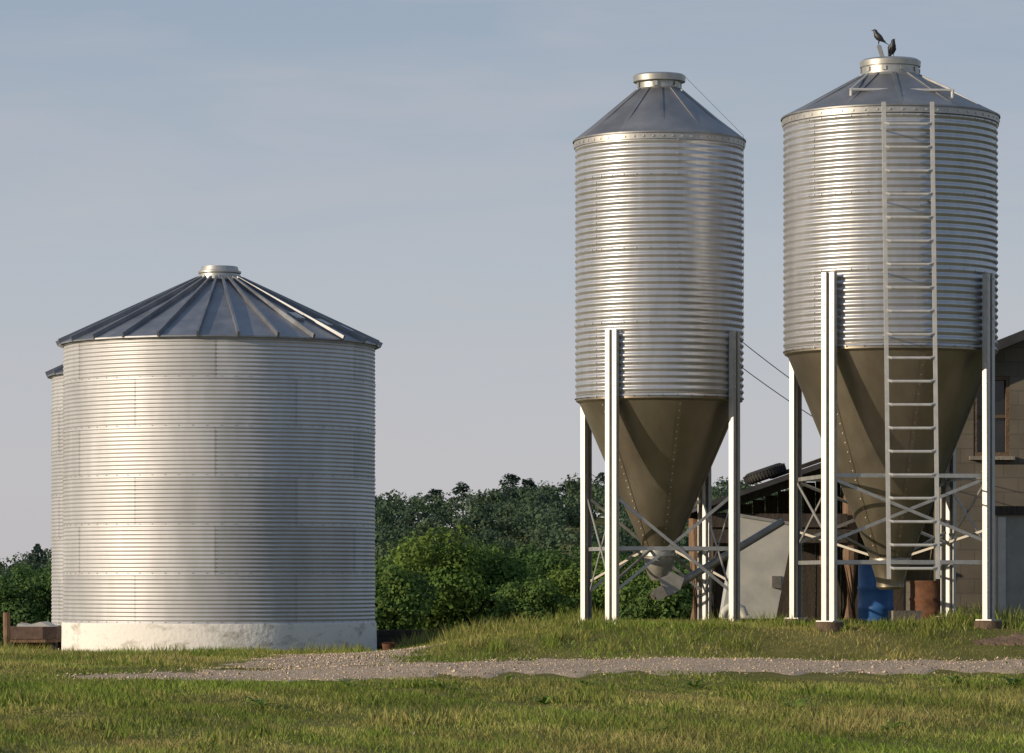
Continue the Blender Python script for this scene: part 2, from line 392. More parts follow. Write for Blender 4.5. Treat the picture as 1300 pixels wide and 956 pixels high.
for k in range(14):
    x0 = random.uniform(-8.5, -3); y0 = random.uniform(40, 56); weeds(x0, x0+random.uniform(.4, 1.2), y0, y0+1, 260, .06, .22, random.uniform(0, .6), .010)
o = mesh_np('tall_weeds', np.concatenate(VS), 4, M['grass'], np.concatenate(TS)); tag(o, 'taller tufts of weeds and seeding grass around the bins', 'weeds', kind='stuff')
# broad-leaved weeds in the foreground
def dock(x, y, s, rz):
    z = gz(x, y); t = thing('broadleaf_weed', 'low broad-leaved weed in the grass in front of the gravel road', 'weed', (x, y, z-.01), rz, 'broad-leaved weeds in the foreground')
    V = []
    for k in range(13):
        a_ = k*2.4+random.uniform(-.3, .3); l = s*random.uniform(.7, 1.15); ri = random.uniform(.35, 1.1)
        d = Vector((math.cos(a_), math.sin(a_), 0)); p = Vector((-d.y, d.x, 0))*l*.2; u = Vector((0, 0, 1))
        b0 = Vector((0, 0, 0)); m1 = d*l*.4+u*l*ri*.5; m2 = d*l*.75+u*l*ri*.62; tp = d*l+u*l*ri*.5
        V += [b0, m1+p*.8, m1, m1-p*.8]; V += [m1, m1+p*.8, m2+p, m2]; V += [m1, m2, m2-p, m1-p*.8]; V += [m2, m2+p, tp, m2-p]
    mesh_np('leaves', [tuple(v) for v in V], 4, M['grass'], np.array([.16,.25,.045])*rng.uniform(.7, 1.2, (len(V)//4, 1)), t)
    st = MB(); st.path([(0,0,0), (.01, .01, s*.5), (.02, .02, s*1.1)], [.006, .005, .003], 5)
    st.build('stem', M['leafstem'], t)
for (px, Y, s) in [(640, 36.0, .17), (745, 36.3, .15), (882, 36.2, .14), (1215, 36.4, .18), (1288, 36.0, .21), (440, 36.1, .14), (560, 35.4, .15), (330, 33.0, .17), (520, 31.0, .16), (1010, 32.5, .18), (120, 30.5, .15), (830, 29.2, .15), (690, 33.4, .15), (1130, 30.2, .16)]:
    dock((px-650)*Y/F, Y, s, random.uniform(0, 6))

# ------------------------------------------------------------------ trees
def leaf_quads(C, Nrm, s, jit=.5):
    n = len(C); r = rng.normal(0, 1, (n, 3)); nn = Nrm/np.maximum(np.linalg.norm(Nrm, axis=1)[:, None], 1e-6)+jit*r; nn /= np.linalg.norm(nn, axis=1)[:, None]
    u = np.cross(nn, rng.normal(0, 1, (n, 3))); u /= np.linalg.norm(u, axis=1)[:, None]; v = np.cross(nn, u)
    u = u*s[:, None]; v = v*(s*rng.uniform(.5, .9, n))[:, None]
    return np.stack([C-u, C-v*.9+u*.1, C+u, C+v], 1).reshape(-1, 3)
def sph(n):
    d = rng.normal(0, 1, (n, 3)); return d/np.linalg.norm(d, axis=1)[:, None]
def tree_mesh(W, H, base, nb, nl, ls, cA, cB, root):
    Cs = []; Ns = []; Ts = []; blobs = []
    for i in range(nb):
        t = rng.random()**.8; zz = base+(H-base)*(.08+.80*t); prof = math.sin(PI*min(1, .22+.68*t))**.7
        a_ = rng.uniform(0, 2*PI); rr = W/2*prof*math.sqrt(rng.random())*.95
        c = np.array([rr*math.cos(a_), rr*math.sin(a_), zz]); R_ = W*rng.uniform(.10, .23)
        k_ = int(nl*(R_/(W*.15))**1.6)
        blobs.append(c); d = sph(k_); P = c+d*R_*rng.uniform(.6, 1.15, (k_, 1))*np.array([1, 1, .8])
        m_ = rng.random(); tone = rng.uniform(.8, 1.15)
        Cs.append(P); Ns.append(d+np.array([0, 0, .25])); Ts.append((np.array(cA)*(1-m_)+np.array(cB)*m_)*tone*rng.uniform(.88, 1.12, (k_, 1)))
    Cs = np.concatenate(Cs); Q = leaf_quads(Cs, np.concatenate(Ns), rng.uniform(.6, 1.15, len(Cs))*ls, .4)
    mesh_np('crown', Q, 4, M['leaf'], np.concatenate(Ts), root)
    tb = MB(); tb.path([(0,0,-.4), (.06,0,base*.6), (0,.1,base+(H-base)*.35), (.1,0,base+(H-base)*.8)], [W*.045, W*.036, W*.025, W*.008], 8)
    for c in blobs[::3]:
        z0 = max(base*.7, c[2]-W*.3); tb.path([(0, .05, z0), (c[0]*.5, c[1]*.5, (z0+c[2])/2), tuple(c)], [W*.016, W*.01, W*.004], 5)
    tb.build('trunk', M['bark'], root, smooth=True)
GA, GBc, GC = (.085,.155,.034), (.13,.205,.044), (.058,.110,.036)
protos = []
for (W, H, b, cA, cB) in [(7.0, 13.2, 2.0, GA, GBc), (6.6, 12.0, 1.6, GC, (.075,.138,.038)), (8.0, 12.6, 1.5, GA, (.145,.215,.046)), (6.8, 11.2, 1.5, GC, GBc)]:
    r_ = thing('leafy_tree', 'x', 'tree', (0, 0, 0)); tree_mesh(W, H, b, 56, 250, .16, cA, cB, r_); protos.append(r_)
ords = ['first', 'second', 'third', 'fourth', 'fifth', 'sixth', 'seventh', 'eighth', 'ninth', 'tenth', 'eleventh', 'twelfth']
used = [False]*4
def put_tree(k, px, Y, s, label, group):
    X = (px-650)*Y/F
    o_ = protos[k]
    if used[k]: o_ = copy_tree(protos[k])
    used[k] = True
    o_.location = (X, Y, gz(X, Y)-.05); o_.rotation_euler = (0, 0, random.uniform(0, 6.28)); o_.scale = (s*1.05, s*1.05, s)
    o_['label'] = label; o_['group'] = group
front = [(492, 236, 3, 1.0), (552, 246, 2, 1.08), (624, 250, 0, .94), (676, 240, 3, .92), (732, 246, 2, .88), (786, 243, 0, .90), (845, 238, 3, 1.0), (905, 244, 1, .95)]
for i, (px, Y, k, s) in enumerate(front):
    put_tree(k, px, Y, s, '%s tree from the grain bin, front row below the wooded hill' % ords[i], 'front row of trees below the hill')
back = [(470, 268, 1, .98), (528, 286, 1, 1.14), (592, 296, 3, 1.20), (648, 300, 1, 1.14), (702, 292, 1, 1.08), (762, 296, 1, 1.12), (820, 290, 1, 1.02), (880, 292, 1, .95)]
for i, (px, Y, k, s) in enumerate(back):
    put_tree(k, px, Y, s, '%s tree from the grain bin, rear row below the wooded hill' % ords[i], 'rear row of trees below the hill')
for i, (px, Y, k, s) in enumerate([(-12, 240, 1, .84), (30, 246, 3, .92), (68, 240, 1, .88), (8, 270, 1, .92), (50, 274, 1, .94)]):
    put_tree(k, px, Y, s, ['leftmost front tree at the left edge behind the fence post', 'middle front tree left of the grain bins', 'front tree touching the left side of the hidden grain bin', 'left rear tree left of the grain bins', 'right rear tree left of the grain bins'][i], 'trees left of the grain bins')

# the wood on the hill: one mass, distance haze mixed into its leaf colours
def wood(nT):
    Q = []; T = []
    for i in range(nT):
        Y = rng.uniform(575, 985); X = rng.uniform(-.150*Y-20, .12*Y)
        z0 = gz(X, Y); con = rng.random() < .08
        W = rng.uniform(6.5, 13); H = rng.uniform(6.5, 11.5)
        if con: W *= .55; H *= 1.15
        nl = 400
        d = sph(nl)
        if con:
            t = rng.random(nl)**.8; rr = np.sin(PI*np.clip(.12+.86*t, 0, 1))**.8*W/2*rng.uniform(.5, 1.1, nl); a_ = rng.uniform(0, 2*PI, nl)
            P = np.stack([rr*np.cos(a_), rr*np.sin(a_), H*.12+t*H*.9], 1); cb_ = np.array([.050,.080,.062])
        else:
            nb = 10; bc = sph(nb)*np.array([W*.31, W*.31, H*.24])+np.array([0, 0, H*.58]); k = rng.integers(0, nb, nl)
            P = bc[k]+d*W*.20*rng.uniform(.75, 1.08, (nl, 1)); m_ = rng.random(); cb_ = np.array([.062,.102,.064])*(1-m_)+np.array([.092,.135,.074])*m_  # greyed, bluish greens carry the haze of distance in the colour
        P = P+np.array([X, Y, z0])
        Q.append(leaf_quads(P, d+np.array([0, 0, .2]), rng.uniform(.5, 1.0, nl)*.58, .32)); T.append(cb_*rng.uniform(.82, 1.18)*rng.uniform(.92, 1.08, (nl, 1)))
    o_ = mesh_np('hillside_wood', np.concatenate(Q), 4, M['leaf'], np.concatenate(T)); tag(o_, 'dark green far-off wood covering the hill', 'wood', kind='stuff')
wood(800)
# a few trees standing clear of the ridge
def pine(px, top, label):
    Y = 955; X = (px-650)*Y/F; z0 = gz(X, Y); H = EYE-(top-HZ)*Y/F-z0; r_ = thing('ridge_pine', label, 'tree', (X, Y, z0-.1), 0, 'pines on the ridge')
    n = 800; nb = 20; tb_ = rng.random(nb)**.7; rb = np.sin(PI*np.clip(.25+.68*tb_, 0, 1))*H*.28*rng.uniform(.3, 1, nb); ab = rng.uniform(0, 2*PI, nb)
    bc = np.stack([rb*np.cos(ab), rb*np.sin(ab), H*(.32+.60*tb_)], 1); k = rng.integers(0, nb, n)
    P = bc[k]+sph(n)*rng.uniform(.5, 1.1, (n, 1))*np.array([1.4, 1.4, .7])
    mesh_np('crown', leaf_quads(P, np.array([0, 0, 1.])+0*P, rng.uniform(.3, .55, n)), 4, M['leaf'], np.array([.050,.080,.062])*rng.uniform(.6, 1.3, (n, 1)), r_)  # same haze-tinted green as the wood's conifers
    MB().path([(0,0,0), (0,0,H*.5), (0,0,H*.95)], [.3, .2, .03], 6).build('trunk', M['bark'], r_)
pine(588, 607, 'dark pine standing above the ridge, left of the tallest pine')
pine(648, 598, 'tallest dark pine on the ridge of the wooded hill')
pine(670, 605, 'dark pine on the ridge just right of the tallest pine')
pine(553, 617, 'leftmost dark pine on the ridge of the wooded hill')
pine(722, 609, 'rightmost dark pine on the ridge beside the middle feed bin')

# ------------------------------------------------------------------ grain bins
def corrugated(mb, R, z0, z1, pitch, amp, ns, rowh, nsheet, tl=.86, th=1.08, sub=6, ph=0):
    nz = int(round((z1-z0)/pitch*sub)); zz = np.linspace(z0, z1, nz+1)
    rr = R+amp*np.cos(2*PI*(zz-z0)/pitch)
    ang = 2*PI*np.arange(ns)/ns
    o_ = len(mb.v)
    for z, r_ in zip(zz, rr): mb.v += list(zip((r_*np.cos(ang)).tolist(), (r_*np.sin(ang)).tolist(), [float(z)]*ns))
    tone = {}
    for i in range(nz):
        row = int((zz[i]-z0)/rowh+.001)
        for k in range(ns):
            sh = int(((ang[k]+ph+(row % 2)*PI/nsheet) % (2*PI))/(2*PI)*nsheet)
            if (row, sh) not in tone: tone[(row, sh)] = random.uniform(tl, th)
            k2 = (k+1) % ns
            mb.f.append([o_+i*ns+k, o_+i*ns+k2, o_+(i+1)*ns+k2, o_+(i+1)*ns+k]); mb.t.append(tone[(row, sh)])
def bolt(mb, a_, r_, z, s_=.016):
    c = (r_*math.cos(a_), r_*math.sin(a_), z)
    mb.box(c, (.012, s_, s_), Matrix.Rotation(a_, 3, 'Z'))

def grain_bin(X, Y, label):
    z0 = .24; t = thing('grain_bin', label, 'grain bin', (X, Y, z0), 0, 'round corrugated grain bins')
    R = 2.67; zb = .855-z0; zt = 5.62-z0; zc = 6.73-z0; pitch = .0677; rowh = pitch*12; AM = .0074
    f = MB(); prof = [(2.0, -.35), (2.705, -.35), (2.70, zb-.02), (2.69, zb+.006), (2.2, zb+.006)]
    f.lathe(prof, 96); f.build('foundation', M['white'], t, smooth=True)
    b = MB(); corrugated(b, R, zb+.004, zt, pitch, AM, 192, rowh, 6, .88, 1.06, ph=math.radians(117))
    wl = b.build('wall', M['oldsheet'], t, smooth=True, angle=80, tone=True)
    bt = MB(); sm = MB(); nrow = int((zt-zb)/rowh)+1
    for rw in range(nrow):
        zr = zb+rw*rowh
        for k in range(72):
            bolt(bt, 2*PI*k/72, R+.008, zr+.03, .014)
        for k in range(6):
            a_ = math.radians(-117)+k*PI/3-(rw % 2)*PI/6
            for q in range(12):
                zq = zb+rw*rowh+q*pitch
                if zq < zt-.05: bolt(bt, a_, R+.008, zq+.006, .014)
            vs = []
            for q in range(73):
                zq = zb+rw*rowh+q*rowh/72
                if zq > zt: break
                rq = R+AM*math.cos(2*PI*(zq-zb)/pitch)+.003
                for da in (-.005, .005): vs.append((rq*math.cos(a_+da), rq*math.sin(a_+da), zq))
            m_ = len(vs)//2
            sm.add(vs, [(2*i, 2*i+1, 2*i+3, 2*i+2) for i in range(m_-1)], .85)
        if rw:
            sm.lathe([(R+AM+.001, zb+rw*rowh-.012), (R+AM+.003, zb+rw*rowh), (R+AM+.001, zb+rw*rowh+.012)], 96)
    bt.build('bolt_rows', M['bolt'], wl, kind='stuff')
    sm.build('sheet_laps', M['oldsheet'], wl, tone=True, smooth=True, angle=80)
    NP = 26; tones = [random.uniform(.8, 1.15) for _ in range(NP)]
    rf = MB(); ph = PI/NP*.6
    rf.lathe([(.36, zc), (1.2, zc-(.84)*.467), (2.765, zc-1.118), (2.765, zc-1.143), (2.68, zc-1.10)], NP, tones=tones, ph=ph)
    for k in range(NP):
        a_ = 2*PI*k/NP+ph; ca, sa = math.cos(a_), math.sin(a_)
        rf.bar((.40*ca, .40*sa, zc+.02), (2.79*ca, 2.79*sa, zc-1.098), .038, .085)
    r_ = rf.build('roof', M['roofmetal'], t, tone=True)
    cp = MB(); cp.lathe([(.40, -.03), (.43, 0), (.36, .02), (.35, .11), (.37, .13), (.37, .16), (.33, .17), (.31, .24), (.0, .26)], 32, (0, 0, zc))
    for k in range(8): bolt(cp, k*PI/4, .36, zc+.06, .05)
    cp.build('roof_cap', M['cap'], r_, smooth=True)
    for k_, rr_ in ((-3.5, 1.95), (-2.5, 2.15), (-1.5, 2.3)):
        a_ = 2*PI*k_/NP+ph; ca, sa = math.cos(a_), math.sin(a_); ht = MB()
        Mx = Matrix.Rotation(a_, 3, 'Z') @ Matrix.Rotation(math.atan(.467), 3, 'Y')
        ht.box((rr_*ca, rr_*sa, zc-(rr_-.36)*.467+.03), (.26, .20, .05), Mx)
        ht.build('roof_tab', M['cap'], r_)
    ev = MB(); ev.lathe([(R+.010, zt-.05), (R+.025, zt-.05), (R+.025, zt+.008), (R+.010, zt+.008)], 96); ev.build('eave_ring', M['galv'], t, smooth=True)
    return t
gb = grain_bin(-5.03, 61.0, 'squat corrugated grain bin with ribbed cone roof and white foundation, in front')
g2 = copy_tree(gb); g2.location = (-6.14, 68.0, .10); g2['label'] = 'similar grain bin almost hidden behind the front grain bin at far left'
g2.rotation_euler = (0, 0, .4)

# ------------------------------------------------------------------ feed bins
HAT = [(-.080, 0), (-.080, .065), (-.022, .065), (-.022, .02), (.022, .02), (.022, .065), (.080, .065), (.080, 0)]
PF = .0833
def feed_bin(loc, label, R, zlid, zneck, rneck, zeave, zbody, zcone, rcone, legA, legR, legtop, hz, xa, xb, ns=128, amp=.0108, legw=1.0, footing=False):
    X, Y = loc; z0 = gz(X, Y); t = thing('feed_bin', label, 'feed bin', (X, Y, z0), 0, 'tall feed bins on legs')
    l = lambda z: z-z0
    b = MB(); corrugated(b, R-.004, l(zbody), l(zeave), PF, amp, ns, PF*11, 3, .95, 1.04, sub=8, ph=.35)
    body = b.build('body', M['sheet'], t, smooth=True, angle=80, tone=True)
    bt = MB()
    nrow = int((zeave-zbody)/(PF*11))+1
    for k in range(56): bolt(bt, 2*PI*k/56, R+.022, l(zeave)-.045, .022)
    for rw in range(nrow):
        for k in range(3):
            a_ = -.35+2*PI*k/3-(rw % 2)*PI/3
            for q in range(11):
                zq = zbody+(rw*11+q)*PF
                if zq < zeave-.05: bolt(bt, a_, R+.010, l(zq)+.004, .016)
        if rw:
            for k in range(40): bolt(bt, 2*PI*k/40, R+.010, l(zbody+rw*PF*11), .015)
    bt.build('bolt_rows', M['bolt'], body, kind='stuff')
    er = MB(); er.lathe([(R-.01, l(zeave)-.08), (R+.018, l(zeave)-.08), (R+.018, l(zeave)), (R+.03, l(zeave)+.012), (R-.01, l(zeave)+.02)], 96)
    er.build('eave_ring', M['galv'], t, smooth=True)
    NP = 12; rf = MB(); tones = [1.0]*(NP*6)
    for k in range(NP):
        q_ = random.uniform(.85, 1.1)
        for j in range(6): tones[k*6+j] = q_
    rf.lathe([(rneck, l(zneck)), ((rneck+R)/2, l((zneck+zeave)/2+.01)), (R+.035, l(zeave)+.015), (R+.035, l(zeave)-.004)], NP*6, tones=tones)
    for k in range(NP):
        a_ = 2*PI*k/NP; ca, sa = math.cos(a_), math.sin(a_)
        rf.bar((rneck*ca, rneck*sa, l(zneck)+.004), (R*ca, R*sa, l(zeave)+.022), .045, .018)
    roof = rf.build('roof', M['roofmetal2'], t, smooth=True, angle=25, tone=True)
    hp = MB(); hp.lathe([(R-.02, l(zbody)+.05), (R-.008, l(zbody)+.03), (R-.008, l(zbody)-.03), (R-.055, l(zbody)-.06), (rcone, l(zcone)), (rcone-.01, l(zcone))], 96)
    hop = hp.build('hopper', M['hopper'], t, smooth=True, angle=20)
    hb = MB()
    for k in range(6):
        a_ = -1.35+k*PI/3; n_ = 22
        for q in range(n_):
            u = (q+.5)/n_; rr = (R-.055)*(1-u)+rcone*u; bolt(hb, a_, rr+.004, l((zbody-.06)*(1-u)+zcone*u), .016)
        vs = []
        for u in (0, 1):
            rr = (R-.055)*(1-u)+rcone*u; z_ = l((zbody-.06)*(1-u)+zcone*u)
            for dd in (-.03, .03): vs.append(((rr+.005)*math.cos(a_)-dd*math.sin(a_), (rr+.005)*math.sin(a_)+dd*math.cos(a_), z_))
        hb.add(vs, [(0, 1, 3, 2)])
    for k in range(36): bolt(hb, 2*PI*k/36, R+.004, l(zbody), .018)
    hb.build('hopper_seams', M['hopper'], hop, kind='stuff')
    legs = []
    for k in range(4):
        a_ = legA+k*PI/2; o_ = Vector((math.cos(a_), math.sin(a_), 0)); tt = Vector((-o_.y, o_.x, 0))
        c = o_*(legR-.05); zg = gz(X+c.x, Y+c.y); lg = MB()
        foot = zg-z0+(.10 if footing else .0)
        lg.extrude_line([(u*legw, v) for u, v in HAT], c, tt, o_, foot, l(legtop), .007)
        leg = lg.build('leg', M['galv'], t)
        lb = MB()
        for q in range(int((legtop-zbody)/.16)):
            for u in (-.051, .051):
                p = c+tt*u*legw+o_*.071; lb.box((p.x, p.y, l(legtop)-.06-q*.16), (.012, .02, .02), Matrix.Rotation(a_, 3, 'Z'))
        lb.build('bolts', M['bolt'], leg, kind='stuff')
        fp = MB().box(c+o_*.03+Vector((0, 0, foot+.006)), (.22, .24, .014), Matrix.Rotation(a_, 3, 'Z')); fp.build('foot_plate', M['galv'], leg)
        legs.append((c+o_*.0, a_))
        if footing:
            fm = MB(); p = c+o_*.03; fm.lathe([(.0, -.1), (.18, -.1), (.17, foot-(zg-z0)-.01), (.15, foot-(zg-z0)), (0, foot-(zg-z0))], 20, (p.x, p.y, zg-z0)); fm.build('footing', M['footing'], t, smooth=True)
    for k in range(4):
        p, q = legs[k][0], legs[(k+1) % 4][0]; d = (q-p).normalized(); n_ = Vector((d.y, -d.x, 0))
        p = p+d*.03; q = q-d*.03
        for zz in hz:
            br = MB(); br.bar(p+Vector((0, 0, l(zz))), q+Vector((0, 0, l(zz))), .012, .045); br.bar(p+n_*-.025+Vector((0, 0, l(zz)+.022)), q+n_*-.025+Vector((0, 0, l(zz)+.022)), .05, .008)
            br.build('brace', M['galv'], t)
        for s_, (za, zb_) in ((1, (xa, xb)), (-1, (xb, xa))):
            br = MB(); off = n_*.016*s_
            br.bar(p+off+Vector((0, 0, l(za))), q+off+Vector((0, 0, l(zb_))), .010, .038); br.build('brace', M['galv'], t)
    for k in range(4):
        p = legs[k][0]; o_ = p.normalized(); br = MB(); br.bar(p*.97+Vector((0, 0, l(xb)+.12)), o_*(rcone+.0)+Vector((0, 0, l(zcone)+.04)), .028, .028); br.build('tie_bar', M['dullsteel'], t)
    return t, l, roof, hop

# middle bin
LA1 = math.atan2(-.93, -.635)
B1 = (1.87, 45.0)
t1, l1, roof1, hop1 = feed_bin(B1, 'narrower tall corrugated feed bin with steep cone roof, in the middle',
    1.065, 8.0, 7.80, .29, 7.14, 3.88, 1.94, .19, LA1, 1.125, 4.70, (1.98,), 2.62, 1.45)
lm = MB(); lm.lathe([(.27, l1(7.77)), (.30, l1(7.79)), (.27, l1(7.82)), (.27, l1(7.90)), (.33, l1(7.905)), (.335, l1(7.975)), (.31, l1(7.995)), (.10, l1(8.02)), (0, l1(8.02))], 40)
for k in range(6): bolt(lm, k*PI/3+.3, .285, l1(7.86), .06)
lm.build('lid', M['cap'], t1, smooth=True)
bm_ = MB(); bm_.lathe([(.205, l1(1.89)), (.215, l1(1.89)), (.215, l1(1.97)), (.195, l1(1.98))], 32); bm_.build('collar', M['cap'], t1, smooth=True)
bo = MB(); bo.lathe([(.20, l1(1.90)), (.195, l1(1.82)), (.15, l1(1.66)), (.10, l1(1.58))], 24)
bo.prism([(-.05, l1(1.73)), (.15, l1(1.69)), (.31, l1(1.61)), (.26, l1(1.46)), (.10, l1(1.38)), (.03, l1(1.51))], -.12, .12)
bo.build('boot', M['bootsteel'], t1, smooth=True)
au = MB(); au.tube((.12, -.02, l1(1.46)), (1.62, .75, l1(2.34)), .05, n=14); au.tube((.05, -.055, l1(1.42)), (.16, -.0, l1(1.484)), .075, n=14); au.build('auger_tube', M['bootsteel'], t1, smooth=True)
mo = MB(); mo.box((.0, -.10, l1(1.42)), (.14, .16, .15), Matrix.Rotation(-.5, 3, 'Y')); mo.tube((-.09, -.12, l1(1.37)), (.0, -.08, l1(1.43)), .05); mo.build('motor', M['dullsteel'], t1, smooth=True)
rp_ = MB(); rp_.path([(.33, -.02, l1(7.97)), (1.04, -.40, l1(7.18)), (1.045, -.42, l1(6.0)), (1.035, -.45, l1(4.6))], .0025, 5); rp_.build('lid_cord', M['cord'], t1)

# right bin
LA2 = math.atan2(-1.11, -.86)
B2 = (4.642, 43.5)
t2, l2, roof2, hop2 = feed_bin(B2, 'wider tall corrugated feed bin with a ladder and low cone roof, at right',
    1.306, 7.97, 7.76, .38, 7.24, 4.385, 1.84, .24, LA2, 1.40, 5.27, (2.84, 1.80), 2.80, 2.06, ns=144, legw=1.1, footing=True)
lm = MB(); lm.lathe([(.36, l2(7.72)), (.42, l2(7.74)), (.35, l2(7.78)), (.35, l2(7.87)), (.37, l2(7.875)), (.375, l2(7.94)), (.34, l2(7.965)), (.0, l2(7.985))], 44)
for k in range(10): bolt(lm, k*PI/5, .36, l2(7.83), .05)
lm.build('lid', M['cap'], t2, smooth=True)
hs = MB(); hs.bar((-.09, -.05, l2(7.96)), (-.145, -.05, l2(8.135)), .05, .05); hs.build('lid_handle', M['cap'], t2)
bo = MB(); bo.lathe([(.25, l2(1.86)), (.26, l2(1.84)), (.26, l2(1.79)), (.23, l2(1.77)), (.17, l2(1.58)), (.17, l2(1.50)), (.13, l2(1.47)), (0, l2(1.47))], 28); bo.build('boot', M['hopper'], t2, smooth=True)
# ladder
Lt, Lb, Rt, Rb = -.24, -.178, .333, .402; yl = -1.52; zt_, zb_ = 7.25, 1.60
railx = lambda side, z: (Lt+(Lb-Lt)*(zt_-z)/(zt_-zb_)) if side == 0 else (Rt+(Rb-Rt)*(zt_-z)/(zt_-zb_))
for s_ in (0, 1):
    rl = MB(); rl.bar((railx(s_, zt_), yl, l2(zt_)), (railx(s_, zb_), yl, l2(zb_)), .048, .03, up=(0, 1, 0))
    rl.build('ladder_rail', M['ladder'], t2)
z = 7.0
while z > 1.65:
    rg = MB(); x0, x1 = railx(0, z), railx(1, z)
    rg.path([(x0+.01, yl, l2(z)), (x0+.06, yl-.02, l2(z-.014)), (x1-.06, yl-.02, l2(z-.014)), (x1-.01, yl, l2(z))], .018, 8)
    rg.build('ladder_rung', M['ladder'], t2)
    z -= .277
for z in (6.95, 6.1, 5.25, 4.5):
    for s_ in (0, 1):
        x0 = railx(s_, z); st = MB(); yb = -math.sqrt(1.306**2-x0**2); st.bar((x0, yl, l2(z)), (x0, yb+.01, l2(z)), .03, .012); st.build('ladder_bracket', M['galv'], t2)
for s_ in (0, 1):
    x0 = railx(s_, 1.86); st = MB(); st.bar((x0, yl, l2(2.84)), (x0, -1.06, l2(2.84)), .03, .012); st.build('ladder_bracket', M['galv'], t2)
# rails on the roof
def rz(r): return 7.76-(r-.38)*(.52/.926)
rr = MB()
for (x0, y0, zt2) in [(-.56, -.84, 7.50), (.66, -.84, 7.49)]:
    rr.tube((x0, y0, l2(rz(math.hypot(x0, y0)))-.01), (x0, y0, l2(zt2)), .020)
rr.tube((-.58, -.84, l2(7.49)), (.68, -.84, l2(7.48)), .019)
rr.tube((.66, -.84, l2(7.48)), (.36, -.20, l2(7.74)), .016); rr.tube((-.56, -.84, l2(7.49)), (-.30, -.24, l2(7.76)), .016)
rr.tube((.05, -.84, l2(7.48)), (.05, -.84, l2(rz(.84))-.01), .016)
rr.build('roof_rail', M['ladder'], t2, smooth=True)

# ------------------------------------------------------------------ birds
def bird(loc, rz, pitch, label):
    t = thing('blackbird', label, 'bird', loc, rz, 'black birds on the feed bin')
    cp, sp_ = math.cos(pitch), math.sin(pitch)
    def P(x, y, z):
        z -= .075; return (x*cp-z*sp_, y, x*sp_+z*cp+.075)
    ctr = [(-.115, .028), (-.085, .042), (-.055, .058), (-.03, .075), (0, .092), (.028, .115), (.042, .138), (.052, .156), (.066, .162), (.076, .161)]
    rad = [(.014,.003), (.015,.005), (.014,.010), (.026,.025), (.037,.036), (.034,.034), (.024,.024), (.022,.022), (.015,.015), (.006,.006)]
    b = MB(); b.path([P(x, 0, z) for x, z in ctr], rad, 12)
    for s_ in (-1, 1):
        b.path([P(-.005, .013*s_, .075), (.002, .014*s_, .035), (-.004, .014*s_, .004)], [.007, .004, .003], 6)
        for dx, dy in ((.022, 0), (.018, .009), (.018, -.009), (-.014, 0)): b.path([(-.004, .014*s_, .004), (-.004+dx, .014*s_+dy, .003)], [.0025, .0015], 5)
    b.build('body', M['bird'], t, smooth=True, angle=60)
    for s_ in (-1, 1):
        wg = MB(); wg.path([P(.028, .032*s_, .120), P(.0, .039*s_, .100), P(-.035, .030*s_, .074), P(-.075, .014*s_, .054)], [(.006,.012), (.008,.026), (.006,.018), (.002,.004)], 10); wg.build('wing', M['bird'], t, smooth=True)
        MB().lathe([(0, -.003), (.003, 0), (0, .003)], 8, P(.062, .0155*s_, .165)).build('eye', M['beak'], t)
    MB().path([P(.074, 0, .161), P(.085, 0, .159), P(.098, 0, .154)], [.0055, .004, .0005], 8).build('beak', M['beak'], t, smooth=True)
    t.scale = (1.15, 1.15, 1.15)
bird((B2[0]-.146, B2[1]-.05, 8.130), math.radians(165), .15, 'left black bird perched on the lid handle of the right feed bin')
bird((B2[0]+.01, B2[1]-.16, 7.979), math.radians(-60), .45, 'right black bird standing on the lid of the right feed bin')

# ------------------------------------------------------------------ cables
for i, (za, zb2, dy, lab) in enumerate([(4.62, 3.05, .05, 'upper thin black cable running from the middle bin to the barn'), (4.30, 2.85, .12, 'lower thin black cable running from the middle bin to the barn')]):
    p0 = Vector((B1[0]+.98, B1[1]-.45+dy, za)); p1 = Vector((6.04, 49.0, zb2)); pts = []
    for k in range(17):
        u = k/16; p = p0.lerp(p1, u); p.z -= .12*4*u*(1-u); pts.append(p)
    tag(MB().path(pts, .0055, 6).build('overhead_cable', M['cord']), lab, 'cable', 'cables from the bin to the barn')

# ------------------------------------------------------------------ barn
bz = .80
t = thing('block_barn', 'grey-beige concrete block barn with dark gable roof behind the right feed bin', 'barn', (6.0, 49.0, bz))
wb = MB(); W_, ez = 8.0, 4.45-bz; wx0, wx1, wz0, wz1 = .38, .88, 3.30-bz, 4.40-bz; th = .2
wb.box((wx0/2, th/2, ez/2-.1), (wx0, th, ez+.2)); wb.box(((wx1+W_)/2, th/2, ez/2-.1), (W_-wx1, th, ez+.2))
wb.box(((wx0+wx1)/2, th/2, wz0/2-.1), (wx1-wx0, th, wz0+.2)); wb.box(((wx0+wx1)/2, th/2, (wz1+ez)/2), (wx1-wx0, th, ez-wz1))
wb.prism([(0, ez), (W_, ez), (W_/2, ez+1.6)], 0, th)
wb.box((th/2, 5.1+th/2, ez/2-.1), (th, 10.2-th*2+.2, ez+.2)); wb.box((W_-th/2, 5.1+th/2, ez/2-.1), (th, 10.2-th*2+.2, ez+.2))
wb.build('wall', M['block'], t)
rf = MB(); hh = .14
for s_ in (-1, 1):
    ax = W_/2; e0 = ax+s_*(ax+.35); z_e = ez-.35*.4
    rf.prism([(ax, ez+1.62), (e0, z_e+.02), (e0, z_e+.02+hh), (ax, ez+1.62+hh)][::s_], -.35, 10.5)
rf.build('roof', M['darkroof'], t)
wn = MB()
